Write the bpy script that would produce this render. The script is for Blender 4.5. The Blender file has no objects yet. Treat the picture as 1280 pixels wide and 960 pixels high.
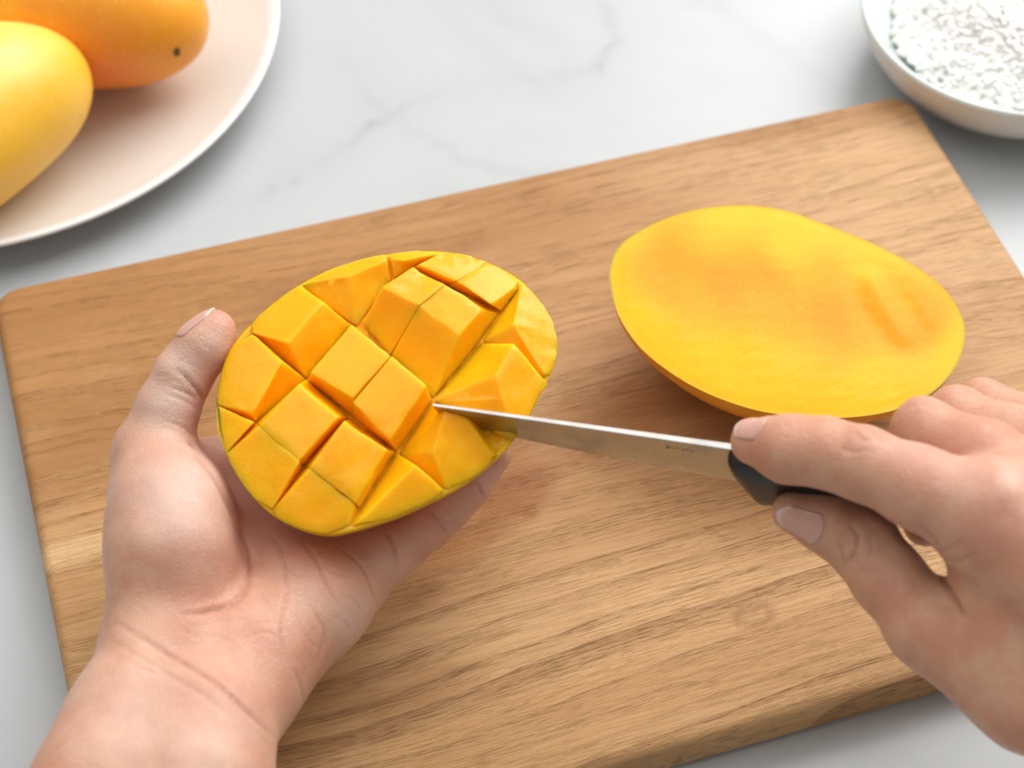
import bpy, bmesh, math, random
import numpy as np
from mathutils import Vector, Matrix

random.seed(7)
rng = np.random.default_rng(7)
C = bpy.context.scene.collection
S = bpy.context.scene
R = math.radians

# ------------------------------------------------------------------ camera, light, exposure
CAM_H = 0.528
PITCH = R(50.495)
FPX = 2500.0
cam_d = bpy.data.cameras.new('camera')
cam_d.sensor_width = 36.0
cam_d.lens = FPX / 1280.0 * 36.0
cam_d.clip_start = 0.02
cam_d.clip_end = 50.0
cam_d.dof.use_dof = True
cam_d.dof.focus_distance = 0.60
cam_d.dof.aperture_fstop = 10.0
cam = bpy.data.objects.new('camera', cam_d)
cam.location = (0, 0, CAM_H)
cam.rotation_euler = (math.pi / 2 - PITCH, 0, 0)
C.objects.link(cam)
S.camera = cam

world = bpy.data.worlds.new('World')
S.world = world
world.use_nodes = True
wbg = world.node_tree.nodes['Background']
wbg.inputs[0].default_value = (1.0, 0.96, 0.90, 1)
wbg.inputs[1].default_value = 0.39


def area_light(name, loc, target, sx, sy, power, col):
    d = bpy.data.lights.new(name, 'AREA')
    d.shape = 'RECTANGLE'
    d.size, d.size_y = sx, sy
    d.energy = power
    d.color = col
    o = bpy.data.objects.new(name, d)
    o.location = loc
    o.rotation_euler = (Vector(target) - Vector(loc)).to_track_quat('-Z', 'Y').to_euler()
    C.objects.link(o)
    return o


area_light('window_light', (0.66, 1.32, 1.02), (0.0, 0.42, 0.03), 1.3, 0.9, 22.5, (1.0, 0.985, 0.96))
area_light('ceiling_light', (-0.15, 0.85, 1.65), (0.0, 0.42, 0.0), 2.2, 1.8, 21.5, (1.0, 0.99, 0.975))

S.view_settings.view_transform = 'Standard'
S.view_settings.look = 'None'
S.view_settings.exposure = 0.10
S.view_settings.gamma = 1.0
S.view_settings.use_curve_mapping = False
S.cycles.max_bounces = 14
S.cycles.diffuse_bounces = 10

# ------------------------------------------------------------------ helpers
_c, _s = math.cos(PITCH), math.sin(PITCH)


def ray(px, py):
    u, v = (px - 640) / FPX, -(py - 480) / FPX
    return np.array([u, _c + v * _s, -_s + v * _c])


CAM_P = np.array([0, 0, CAM_H])


def at(px, py, z):
    """The point of the place at height z (metres) that stands at this spot of the photograph."""
    d = ray(px, py)
    return CAM_P + d * ((z - CAM_H) / d[2])


def to_px(P):
    P = np.asarray(P, float)
    X, Y, Z = P[..., 0], P[..., 1], P[..., 2] - CAM_H
    zc = Y * _c - Z * _s
    yc = Y * _s + Z * _c
    return np.stack([640 + X / zc * FPX, 480 - yc / zc * FPX], -1)


def link(name, me, mat=None, parent=None):
    o = bpy.data.objects.new(name, me)
    C.objects.link(o)
    if mat:
        me.materials.append(mat)
    if parent:
        o.parent = parent
        o.matrix_parent_inverse = parent.matrix_world.inverted()
    return o


def from_bm(name, bm, mat=None, parent=None, smooth=True):
    me = bpy.data.meshes.new(name)
    bm.normal_update()
    bm.to_mesh(me)
    bm.free()
    if smooth:
        me.polygons.foreach_set('use_smooth', [True] * len(me.polygons))
    return link(name, me, mat, parent)


def from_np(name, V, F, mat=None, parent=None, smooth=True):
    me = bpy.data.meshes.new(name)
    me.from_pydata([tuple(v) for v in V], [], [tuple(f) for f in F])
    if smooth:
        me.polygons.foreach_set('use_smooth', [True] * len(me.polygons))
    me.update()
    return link(name, me, mat, parent)


def thing(name, loc):
    o = bpy.data.objects.new(name, None)
    o.empty_display_size = 0.01
    o.location = loc
    C.objects.link(o)
    bpy.context.view_layer.update()
    return o


def tag(o, label=None, cat=None, group=None, kind=None):
    if label: o['label'] = label
    if cat: o['category'] = cat
    if group: o['group'] = group
    if kind: o['kind'] = kind
    return o


def lathe(profile, n=128):
    """profile: list of (r, z); closed at the axis where r == 0."""
    V, F, rings = [], [], []
    for r, z in profile:
        if r < 1e-7:
            rings.append([len(V)]); V.append((0, 0, z))
        else:
            k = len(V)
            rings.append(list(range(k, k + n)))
            for i in range(n):
                a = 2 * math.pi * i / n
                V.append((r * math.cos(a), r * math.sin(a), z))
    for A, B in zip(rings, rings[1:]):
        for i in range(n):
            j = (i + 1) % n
            if len(A) == 1 and len(B) == 1: continue
            if len(A) == 1: F.append((A[0], B[i], B[j]))
            elif len(B) == 1: F.append((A[i], A[j], B[0]))
            else: F.append((A[i], A[j], B[j], B[i]))
    return V, F


def smooth_closed(pts, n):
    """Catmull-Rom resampling of a closed outline."""
    P = np.asarray(pts, float)
    m = len(P)
    out = []
    for i in range(m):
        p0, p1, p2, p3 = P[i - 1], P[i], P[(i + 1) % m], P[(i + 2) % m]
        for t in np.linspace(0, 1, 12, endpoint=False):
            out.append(0.5 * ((2 * p1) + (-p0 + p2) * t + (2 * p0 - 5 * p1 + 4 * p2 - p3) * t * t
                              + (-p0 + 3 * p1 - 3 * p2 + p3) * t ** 3))
    out = np.array(out)
    L = np.r_[0, np.cumsum(np.linalg.norm(np.diff(np.vstack([out, out[:1]]), axis=0), axis=1))]
    s = np.linspace(0, L[-1], n, endpoint=False)
    o2 = np.vstack([out, out[:1]])
    return np.stack([np.interp(s, L, o2[:, k]) for k in range(P.shape[1])], 1)


# ------------------------------------------------------------------ node helpers
class NT:
    def __init__(self, name):
        self.m = bpy.data.materials.new(name)
        self.m.use_nodes = True
        self.t = self.m.node_tree
        self.b = self.t.nodes['Principled BSDF']

    def n(self, typ, **kw):
        nd = self.t.nodes.new(typ)
        for k, v in kw.items():
            setattr(nd, k, v)
        return nd

    def l(self, a, b):
        self.t.links.new(a, b)

    def val(self, sock, v):
        if isinstance(v, (int, float)):
            sock.default_value = v
        elif isinstance(v, tuple):
            sock.default_value = v if len(v) == len(sock.default_value) else v + (1,)
        else:
            self.l(v, sock)

    def coord(self, which='Object'):
        return self.n('ShaderNodeTexCoord').outputs[which]

    def mapping(self, v, scale=(1, 1, 1), loc=(0, 0, 0), rot=(0, 0, 0)):
        m = self.n('ShaderNodeMapping')
        self.l(v, m.inputs[0])
        m.inputs['Scale'].default_value = scale
        m.inputs['Location'].default_value = loc
        m.inputs['Rotation'].default_value = rot
        return m.outputs[0]

    def noise(self, v, scale, detail=3, rough=0.55, dist=0.0, out=0):
        x = self.n('ShaderNodeTexNoise')
        self.l(v, x.inputs['Vector'])
        x.inputs['Scale'].default_value = scale
        x.inputs['Detail'].default_value = detail
        x.inputs['Roughness'].default_value = rough
        x.inputs['Distortion'].default_value = dist
        return x.outputs[out]

    def voronoi(self, v, scale, feature='F1', out='Distance'):
        x = self.n('ShaderNodeTexVoronoi', feature=feature)
        self.l(v, x.inputs['Vector'])
        x.inputs['Scale'].default_value = scale
        return x.outputs[out]

    def math(self, op, a, b=0.0, c=0.0, clamp=False):
        x = self.n('ShaderNodeMath', operation=op, use_clamp=clamp)
        for i, v in enumerate((a, b, c)):
            self.val(x.inputs[i], v)
        return x.outputs[0]

    def ramp(self, f, lo, hi, a=0.0, b=1.0, smooth=True):
        x = self.n('ShaderNodeMapRange', interpolation_type='SMOOTHSTEP' if smooth else 'LINEAR')
        self.val(x.inputs[0], f)
        for i, v in enumerate((lo, hi, a, b)):
            x.inputs[i + 1].default_value = v
        return x.outputs[0]

    def mix(self, f, a, b, mode='MIX'):
        x = self.n('ShaderNodeMix', data_type='RGBA', blend_type=mode)
        self.val(x.inputs[0], f)
        self.val(x.inputs[6], a)
        self.val(x.inputs[7], b)
        return x.outputs[2]

    def attr(self, name, out='Fac'):
        x = self.n('ShaderNodeAttribute', attribute_name=name)
        return x.outputs[out]

    def bump(self, h, strength, dist, prev=None):
        x = self.n('ShaderNodeBump')
        x.inputs['Strength'].default_value = strength
        x.inputs['Distance'].default_value = dist
        self.l(h, x.inputs['Height'])
        if prev is not None:
            self.l(prev, x.inputs['Normal'])
        return x.outputs[0]

    def set(self, **kw):
        for k, v in kw.items():
            self.val(self.b.inputs[k.replace('_', ' ')], v)
        return self.m


# ------------------------------------------------------------------ materials
def mat_marble():
    t = NT('white_marble')
    co = t.coord()
    v = t.attr('vein')
    cloud = t.noise(co, 5.0, 4, 0.6, 0.8)
    fine = t.noise(co, 60.0, 3, 0.6)
    c = t.mix(t.ramp(cloud, 0.40, 0.75), (0.462, 0.485, 0.497), (0.395, 0.415, 0.427))
    c = t.mix(t.math('MULTIPLY', v, t.ramp(fine, 0.25, 0.75, 0.45, 1.0)), c, (0.19, 0.19, 0.19))
    t.l(t.bump(t.noise(co, 30, 2), 0.02, 0.001), t.b.inputs['Normal'])
    return t.set(Base_Color=c, Roughness=0.34, Specular_IOR_Level=0.35)


def mat_wood():
    t = NT('oak_board')
    co = t.coord()                                   # x runs along the grain
    sep = t.n('ShaderNodeSeparateXYZ'); t.l(co, sep.inputs[0])
    X, Y, Z = sep.outputs
    # growth rings: bands across y, pulled into long arches by slow noise along x
    warp = t.noise(t.mapping(co, (2.4, 4.0, 4.0), (0.3, 0.1, 0)), 1.0, 1.5, 0.45)
    warp2 = t.noise(t.mapping(co, (7.0, 70.0, 40.0)), 1.0, 3, 0.6)
    yy = t.math('ADD', Y, t.math('MULTIPLY', t.math('SUBTRACT', warp, 0.5), 0.10))
    yy = t.math('ADD', yy, t.math('MULTIPLY', t.math('SUBTRACT', warp2, 0.5), 0.0045))
    # the knot: rings bend round it
    kx, ky = 0.0, 0.0
    ka = t.attr('knot')
    yy = t.math('ADD', yy, t.math('MULTIPLY', ka, 0.0012))
    n1d = t.n('ShaderNodeTexNoise', noise_dimensions='1D')
    t.l(yy, n1d.inputs['W']); n1d.inputs['Scale'].default_value = 38.0; n1d.inputs['Detail'].default_value = 1.0
    yr = t.math('ADD', t.math('MULTIPLY', yy, 125.0), t.math('MULTIPLY', n1d.outputs[0], 4.2))
    ring = t.math('FRACT', yr)
    wn = t.n('ShaderNodeTexWhiteNoise', noise_dimensions='1D')
    t.l(t.math('FLOOR', yr), wn.inputs['W'])
    rs = t.ramp(wn.outputs['Value'], 0.15, 0.95, 0.18, 1.0)
    late = t.ramp(ring, 0.45, 0.97)                  # dark latewood, sharp on one side
    late = t.math('MULTIPLY', t.math('MULTIPLY', late, t.ramp(ring, 1.0, 0.97)), rs)
    cath = t.attr('coarse')                          # where the coarse arches show (front of the board)
    # open pores: short dark dashes along the grain
    pv = t.n('ShaderNodeCombineXYZ')
    t.l(X, pv.inputs[0]); t.l(Z, pv.inputs[2])
    t.l(t.math('ADD', yy, t.math('MULTIPLY', Y, 0.15)), pv.inputs[1])
    p1 = t.noise(t.mapping(pv.outputs[0], (75.0, 2300.0, 800.0)), 1.0, 3, 0.6)
    p2 = t.noise(t.mapping(pv.outputs[0], (150.0, 3300.0, 800.0), (1, 3, 0)), 1.0, 2, 0.6)
    pores = t.math('MAXIMUM', t.ramp(p1, 0.54, 0.63), t.math('MULTIPLY', t.ramp(p2, 0.60, 0.68), 0.8))
    pmask = t.ramp(t.math('ADD', t.math('MULTIPLY', late, 0.50), t.noise(t.mapping(co, (14, 90, 60)), 1.0, 3)), 0.36, 0.85)
    pores = t.math('MULTIPLY', pores, pmask)
    fib = t.noise(t.mapping(co, (34.0, 1300.0, 400.0)), 1.0, 4, 0.7)
    broad = t.noise(t.mapping(co, (4.0, 26.0, 20.0), (1, 0, 0)), 1.0, 3, 0.55)
    blot = t.noise(t.mapping(co, (9.0, 30.0, 20.0), (4, 2, 0)), 1.0, 4, 0.6)
    c = t.mix(t.ramp(broad, 0.30, 0.70), (0.42, 0.205, 0.068), (0.325, 0.142, 0.040))
    c = t.mix(cath, c, t.mix(t.ramp(broad, 0.30, 0.70), (0.645, 0.405, 0.195), (0.525, 0.295, 0.122)))
    c = t.mix(t.attr('pale_sheen'), c, t.mix(t.ramp(broad, 0.30, 0.70), (0.60, 0.385, 0.205), (0.52, 0.31, 0.155)))  # pale wood tone together with painted window sheen
    c = t.mix(t.ramp(blot, 0.52, 0.70, 0, 0.55), c, (0.285, 0.125, 0.038))
    c = t.mix(t.ramp(blot, 0.44, 0.28, 0, 0.45), c, (0.55, 0.345, 0.17))
    c = t.mix(t.ramp(fib, 0.40, 0.70, 0.0, 0.50), c, (0.29, 0.145, 0.055))
    lc = t.math('MULTIPLY', t.math('MULTIPLY', late, t.ramp(t.noise(t.mapping(co, (9, 45, 30), (2, 5, 0)), 1.0, 2, 0.6), 0.3, 0.6, 0.5, 1.0)), t.ramp(cath, 0, 1, 0.16, 0.66))
    c = t.mix(lc, c, (0.27, 0.125, 0.042))
    c = t.mix(t.math('MULTIPLY', pores, t.ramp(cath, 0, 1, 0.30, 0.55)), c, (0.15, 0.065, 0.024))
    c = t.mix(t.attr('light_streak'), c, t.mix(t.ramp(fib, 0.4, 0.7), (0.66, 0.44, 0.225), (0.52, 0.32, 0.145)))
    knot = t.attr('knot_ring')
    c = t.mix(knot, c, (0.26, 0.115, 0.045))
    wet = t.attr('wet')
    c = t.mix(wet, c, t.mix(1.0, c, (0.66, 0.43, 0.12), 'MULTIPLY'))
    h = t.math('SUBTRACT', t.math('MULTIPLY', fib, 0.5), t.math('MULTIPLY', pores, 0.9))
    h = t.math('SUBTRACT', h, t.math('MULTIPLY', lc, 0.5))
    h = t.math('ADD', h, t.math('MULTIPLY', t.noise(co, 900.0, 2, 0.6), 0.22))
    t.l(t.bump(h, 0.55, 0.0006), t.b.inputs['Normal'])
    rough = t.math('SUBTRACT', t.ramp(fib, 0.3, 0.7, 0.50, 0.66), t.math('MULTIPLY', wet, 0.24))
    return t.set(Base_Color=c, Roughness=rough, Specular_IOR_Level=0.35)


def mat_flesh(name, cut=False):
    t = NT(name)
    co = t.coord()
    n1 = t.noise(co, 45.0, 3, 0.6)
    n2 = t.noise(co, 420.0, 3, 0.6)
    c = t.mix(t.ramp(n1, 0.35, 0.7), (0.98, 0.465, 0.004), (0.975, 0.405, 0.002))
    c = t.mix(t.ramp(n2, 0.55, 0.8, 0, 0.25), c, (0.98, 0.53, 0.012))
    if cut:
        d = t.attr('deep')
        c = t.mix(0.6, c, (0.94, 0.47, 0.010))
        c = t.mix(d, c, (0.93, 0.295, 0.001))
        fibn = t.noise(t.mapping(co, (520, 260, 300), rot=(0, 0, 0.6)), 1.0, 4, 0.7, 0.6)
        c = t.mix(t.ramp(fibn, 0.62, 0.8, 0, 0.45), c, (0.97, 0.55, 0.022))
        c = t.mix(t.attr('rim'), c, (0.38, 0.40, 0.03))
        h = t.math('ADD', t.math('MULTIPLY', fibn, 1.0), t.math('MULTIPLY', n2, 0.8))
        t.l(t.bump(h, 0.24, 0.0008), t.b.inputs['Normal'])
    else:
        n3 = t.noise(co, 1100.0, 2, 0.6)
        h = t.math('ADD', t.math('MULTIPLY', n2, 1.0), t.math('MULTIPLY', n3, 0.8))
        t.l(t.bump(h, 0.26, 0.0006), t.b.inputs['Normal'])
    t.b.subsurface_method = 'RANDOM_WALK'
    t.b.inputs['Subsurface Radius'].default_value = (1.0, 0.80, 0.35)
    t.b.inputs['Subsurface Scale'].default_value = 0.0055
    t.set(Coat_Weight=0.42 if not cut else 0.16, Coat_Roughness=0.13, Coat_IOR=1.33)
    return t.set(Base_Color=c, Subsurface_Weight=0.9, Roughness=0.34 if not cut else 0.33, Specular_IOR_Level=0.16 if not cut else 0.07)


def mat_skin_mango(name, a, b, g, green='green', rough=0.42):
    t = NT(name)
    co = t.coord()
    c = t.mix(t.ramp(t.noise(co, 22.0, 3, 0.5), 0.35, 0.68), a, b)
    c = t.mix(t.math('MULTIPLY', t.attr(green), 1.0), c, g)
    len_ = t.ramp(t.voronoi(co, 330.0), 0.02, 0.26, 0.45, 0.0)
    c = t.mix(len_, c, (0.95, 0.68, 0.25))
    frk = t.math('MULTIPLY', t.ramp(t.voronoi(t.mapping(co, (1, 1, 1), (0.3, 0.7, 0.1)), 95.0), 0.03, 0.11, 0.55, 0.0), t.ramp(t.noise(co, 30.0, 2), 0.5, 0.62))
    c = t.mix(frk, c, (0.42, 0.20, 0.03))
    c = t.mix(t.ramp(t.noise(co, 75.0, 5, 0.7), 0.52, 0.75, 0.0, 0.35), c, g)
    t.l(t.bump(t.noise(co, 160.0, 3, 0.6), 0.12, 0.001), t.b.inputs['Normal'])
    t.b.inputs['Subsurface Radius'].default_value = (1.0, 0.4, 0.08)
    t.b.inputs['Subsurface Scale'].default_value = 0.003
    return t.set(Base_Color=c, Roughness=rough, Subsurface_Weight=0.2, Specular_IOR_Level=0.6)


def mat_human():
    t = NT('human_skin')
    co = t.coord()
    red, pale, dark = t.attr('red'), t.attr('pale'), t.attr('crease')
    mott = t.noise(co, 70.0, 4, 0.6)
    blue = t.noise(t.mapping(co, (28, 28, 28), (3, 1, 0)), 1.0, 3, 0.5)
    c = t.mix(t.ramp(mott, 0.38, 0.62), (0.640, 0.362, 0.240), (0.575, 0.275, 0.172))
    c = t.mix(t.ramp(blue, 0.55, 0.75, 0, 0.30), c, (0.55, 0.325, 0.225))
    c = t.mix(t.math('MULTIPLY', red, t.ramp(mott, 0.2, 0.8, 0.95, 0.6)), c, (0.605, 0.290, 0.225))
    c = t.mix(pale, c, (0.70, 0.505, 0.43))  # paler skin, with lit highlights put into the colour
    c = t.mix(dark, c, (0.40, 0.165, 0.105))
    # fine skin lines: two crossed families of stretched cells
    v1 = t.voronoi(t.mapping(co, (1.0, 1.0, 1.0)), 900.0, 'DISTANCE_TO_EDGE')
    w1 = t.noise(co, 1500.0, 2, 0.6)
    w2 = t.noise(co, 240.0, 3, 0.6)
    h = t.math('ADD', t.math('MULTIPLY', t.ramp(v1, 0, 0.12), 0.5), t.math('ADD', t.math('MULTIPLY', w1, 0.5), t.math('MULTIPLY', w2, 1.3)))
    t.l(t.bump(h, 0.42, 0.0005), t.b.inputs['Normal'])
    t.b.inputs['Subsurface Radius'].default_value = (1.0, 0.32, 0.16)
    t.b.inputs['Subsurface Scale'].default_value = 0.0022
    return t.set(Base_Color=c, Roughness=t.ramp(w2, 0.3, 0.7, 0.36, 0.48), Subsurface_Weight=0.4, Specular_IOR_Level=0.5)


def mat_nail():
    t = NT('fingernail')
    co = t.coord()
    c = t.mix(t.attr('tip'), (0.62, 0.355, 0.29), (0.70, 0.56, 0.50))
    t.b.inputs['Subsurface Radius'].default_value = (1.0, 0.4, 0.25)
    t.b.inputs['Subsurface Scale'].default_value = 0.002
    t.l(t.bump(t.noise(t.mapping(co, (400, 400, 400)), 1.0, 2), 0.05, 0.0004), t.b.inputs['Normal'])
    return t.set(Base_Color=c, Roughness=0.20, Subsurface_Weight=0.4, Specular_IOR_Level=0.5)


def mat_simple(name, col, rough, spec=0.5, metal=0.0, nscale=None, col2=None, bump=0.0, sss=0.0):
    t = NT(name)
    co = t.coord()
    c = col
    if col2:
        c = t.mix(t.ramp(t.noise(co, nscale or 30.0, 4, 0.6), 0.35, 0.7), col, col2)
    if bump:
        t.l(t.bump(t.noise(co, (nscale or 30) * 6, 3, 0.6), bump, 0.0006), t.b.inputs['Normal'])
    if sss:
        t.b.inputs['Subsurface Radius'].default_value = (1, 0.9, 0.8)
        t.b.inputs['Subsurface Scale'].default_value = 0.002
        t.set(Subsurface_Weight=sss)
    return t.set(Base_Color=c, Roughness=rough, Specular_IOR_Level=spec, Metallic=metal)


def mat_steel():
    t = NT('brushed_steel')
    co = t.coord()
    br = t.noise(t.mapping(co, (12, 900, 900)), 1.0, 3, 0.6)
    sm = t.noise(co, 55.0, 4, 0.65)
    r = t.math('ADD', t.ramp(br, 0.3, 0.7, 0.22, 0.34), t.ramp(sm, 0.5, 0.75, 0.0, 0.14))
    c = t.mix(t.ramp(sm, 0.5, 0.75), (0.46, 0.445, 0.425), (0.38, 0.365, 0.345))
    t.l(t.bump(br, 0.05, 0.0003), t.b.inputs['Normal'])
    return t.set(Base_Color=c, Metallic=1.0, Roughness=r)


M_MARBLE, M_WOOD = mat_marble(), mat_wood()
M_FLESH, M_CUT = mat_flesh('mango_flesh'), mat_flesh('mango_cut_flesh', True)
M_FIBRE = mat_simple('stringy_mango_flesh', (0.90, 0.42, 0.006), 0.45, 0.12, nscale=160, col2=(0.70, 0.31, 0.008), bump=0.5)
M_PEEL = mat_skin_mango('mango_peel', (0.84, 0.36, 0.012), (0.78, 0.27, 0.008), (0.36, 0.38, 0.03))
M_MANGO_Y = mat_skin_mango('ripe_mango_yellow', (0.95, 0.67, 0.17), (0.95, 0.53, 0.035), (0.84, 0.48, 0.025))
M_MANGO_O = mat_skin_mango('ripe_mango_orange', (0.95, 0.46, 0.022), (0.92, 0.37, 0.012), (0.82, 0.20, 0.03))
M_HUMAN, M_NAIL = mat_human(), mat_nail()
M_STEEL = mat_steel()
M_BLACK = mat_simple('black_plastic', (0.012, 0.012, 0.013), 0.34, 0.5, nscale=60, col2=(0.018, 0.018, 0.019), bump=0.06)
M_PORC = mat_simple('white_porcelain', (0.80, 0.79, 0.77), 0.18, 0.5, nscale=8, col2=(0.78, 0.765, 0.74))
M_PLATE_IN = mat_simple('mango_bounce_tint', (0.665, 0.595, 0.535), 0.25, 0.5, nscale=6, col2=(0.655, 0.605, 0.56))  # white inside, the mangoes' warm bounce painted into its colour
M_CELADON = mat_simple('celadon_glaze', (0.66, 0.735, 0.715), 0.16, 0.5, nscale=14, col2=(0.69, 0.75, 0.73))
M_CELADON_OUT = mat_simple('unglazed_foot', (0.74, 0.73, 0.68), 0.3, 0.5, nscale=14, col2=(0.70, 0.70, 0.66))
M_RICE = mat_simple('cooked_rice', (0.87, 0.87, 0.855), 0.34, 0.5, nscale=90, col2=(0.88, 0.885, 0.84))
M_STEM = mat_simple('dried_stem', (0.15, 0.085, 0.035), 0.8, 0.2, nscale=400, col2=(0.11, 0.08, 0.04), bump=0.4)
M_INK = mat_simple('etched_mark', (0.10, 0.09, 0.08), 0.5, 0.3, nscale=50, col2=(0.12, 0.11, 0.10))

BZ = 0.015            # top of the cutting board


# ------------------------------------------------------------------ marble counter
def seg_dist(P, poly):
    P = np.asarray(P, float); poly = np.asarray(poly, float)
    best = np.full(len(P), 1e9); par = np.zeros(len(P))
    n = len(poly) - 1
    for i in range(n):
        a, b = poly[i], poly[i + 1]
        ab = b - a
        t = np.clip(((P - a) @ ab) / max(ab @ ab, 1e-18), 0, 1)
        d = np.linalg.norm(P - a - t[:, None] * ab, axis=1)
        m = d < best
        best[m] = d[m]; par[m] = (i + t[m]) / n
    return best, par


def value_noise(P, scale, seed=0):
    """Cheap smooth noise on points (n x k), -1..1."""
    r = np.random.default_rng(seed)
    out = np.zeros(len(P))
    for _ in range(7):
        k = r.normal(size=P.shape[1]) * scale
        out += np.sin(P @ k + r.uniform(0, 6.28))
    return out / 3.2


def build_counter():
    nx, ny = 300, 330
    xs = np.linspace(-0.36, 0.36, nx); ys = np.linspace(0.18, 0.92, ny)
    xs[0], xs[-1], ys[0], ys[-1] = -1.1, 1.1, -0.05, 1.9
    V = [(x, y, 0.0) for y in ys for x in xs]
    F = [(j * nx + i, j * nx + i + 1, (j + 1) * nx + i + 1, (j + 1) * nx + i) for j in range(ny - 1) for i in range(nx - 1)]
    k = len(V)
    per = [i for i in range(nx)] + [j * nx + nx - 1 for j in range(1, ny)] + [(ny - 1) * nx + i for i in range(nx - 2, -1, -1)] + [j * nx for j in range(ny - 2, 0, -1)]
    V += [(V[p][0], V[p][1], -0.03) for p in per]
    m = len(per)
    F += [(per[i], k + i, k + (i + 1) % m, per[(i + 1) % m]) for i in range(m)]
    F.append(tuple(k + i for i in range(m))[::-1])
    o = from_np('countertop', V, F, M_MARBLE, smooth=False)
    P = np.array(V)[:, :2]
    W = P + 0.006 * np.stack([value_noise(P, 35, 1), value_noise(P, 35, 2)], 1) + 0.002 * np.stack([value_noise(P, 160, 3), value_noise(P, 160, 4)], 1)
    vein = np.zeros(len(P))
    veins = [([(340, 232), (385, 210), (440, 170), (475, 143), (560, 112), (690, 92), (735, 80), (760, 45)], 0.0022, 0.34),
             ([(425, 78), (475, 130), (520, 165), (580, 195), (680, 222)], 0.0025, 0.22),
             ([(870, -10), (960, 50), (1030, 95), (1060, 150)], 0.006, 0.16),
             ([(745, 10), (755, 52), (730, 80)], 0.002, 0.22),
             ([(1200, 250), (1260, 300), (1400, 420)], 0.006, 0.10),
             ([(30, 560), (40, 700), (20, 900)], 0.012, 0.10),
             ([(560, -80), (610, 20), (700, 60)], 0.005, 0.10),
             ([(900, 1000), (1080, 930), (1300, 900)], 0.005, 0.10)]
    for pts, w, a in veins:
        poly = np.array([at(x, y, 0)[:2] for x, y in pts])
        d, t = seg_dist(W, poly)
        amp = a * (0.55 + 0.45 * value_noise(P, 45, 9))
        vein = np.maximum(vein, np.clip(amp, 0, 1) * np.exp(-(d / w) ** 2) + 0.28 * a * np.exp(-(d / (w * 5)) ** 2))
    for x, y, w, a in [(466, 150, 0.0035, 0.55), (457, 160, 0.002, 0.4), (733, 80, 0.0035, 0.6), (752, 54, 0.0028, 0.5), (385, 210, 0.003, 0.35), (357, 224, 0.004, 0.35)]:
        d = np.linalg.norm(W - at(x, y, 0)[:2], axis=1)
        vein = np.maximum(vein, a * np.exp(-(d / w) ** 2))
    at_ = o.data.attributes.new('vein', 'FLOAT', 'POINT')
    at_.data.foreach_set('value', vein.astype(np.float32))
    tag(o, 'white grey-veined marble counter under the board, plate and bowl', 'countertop', kind='structure')


build_counter()


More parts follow.
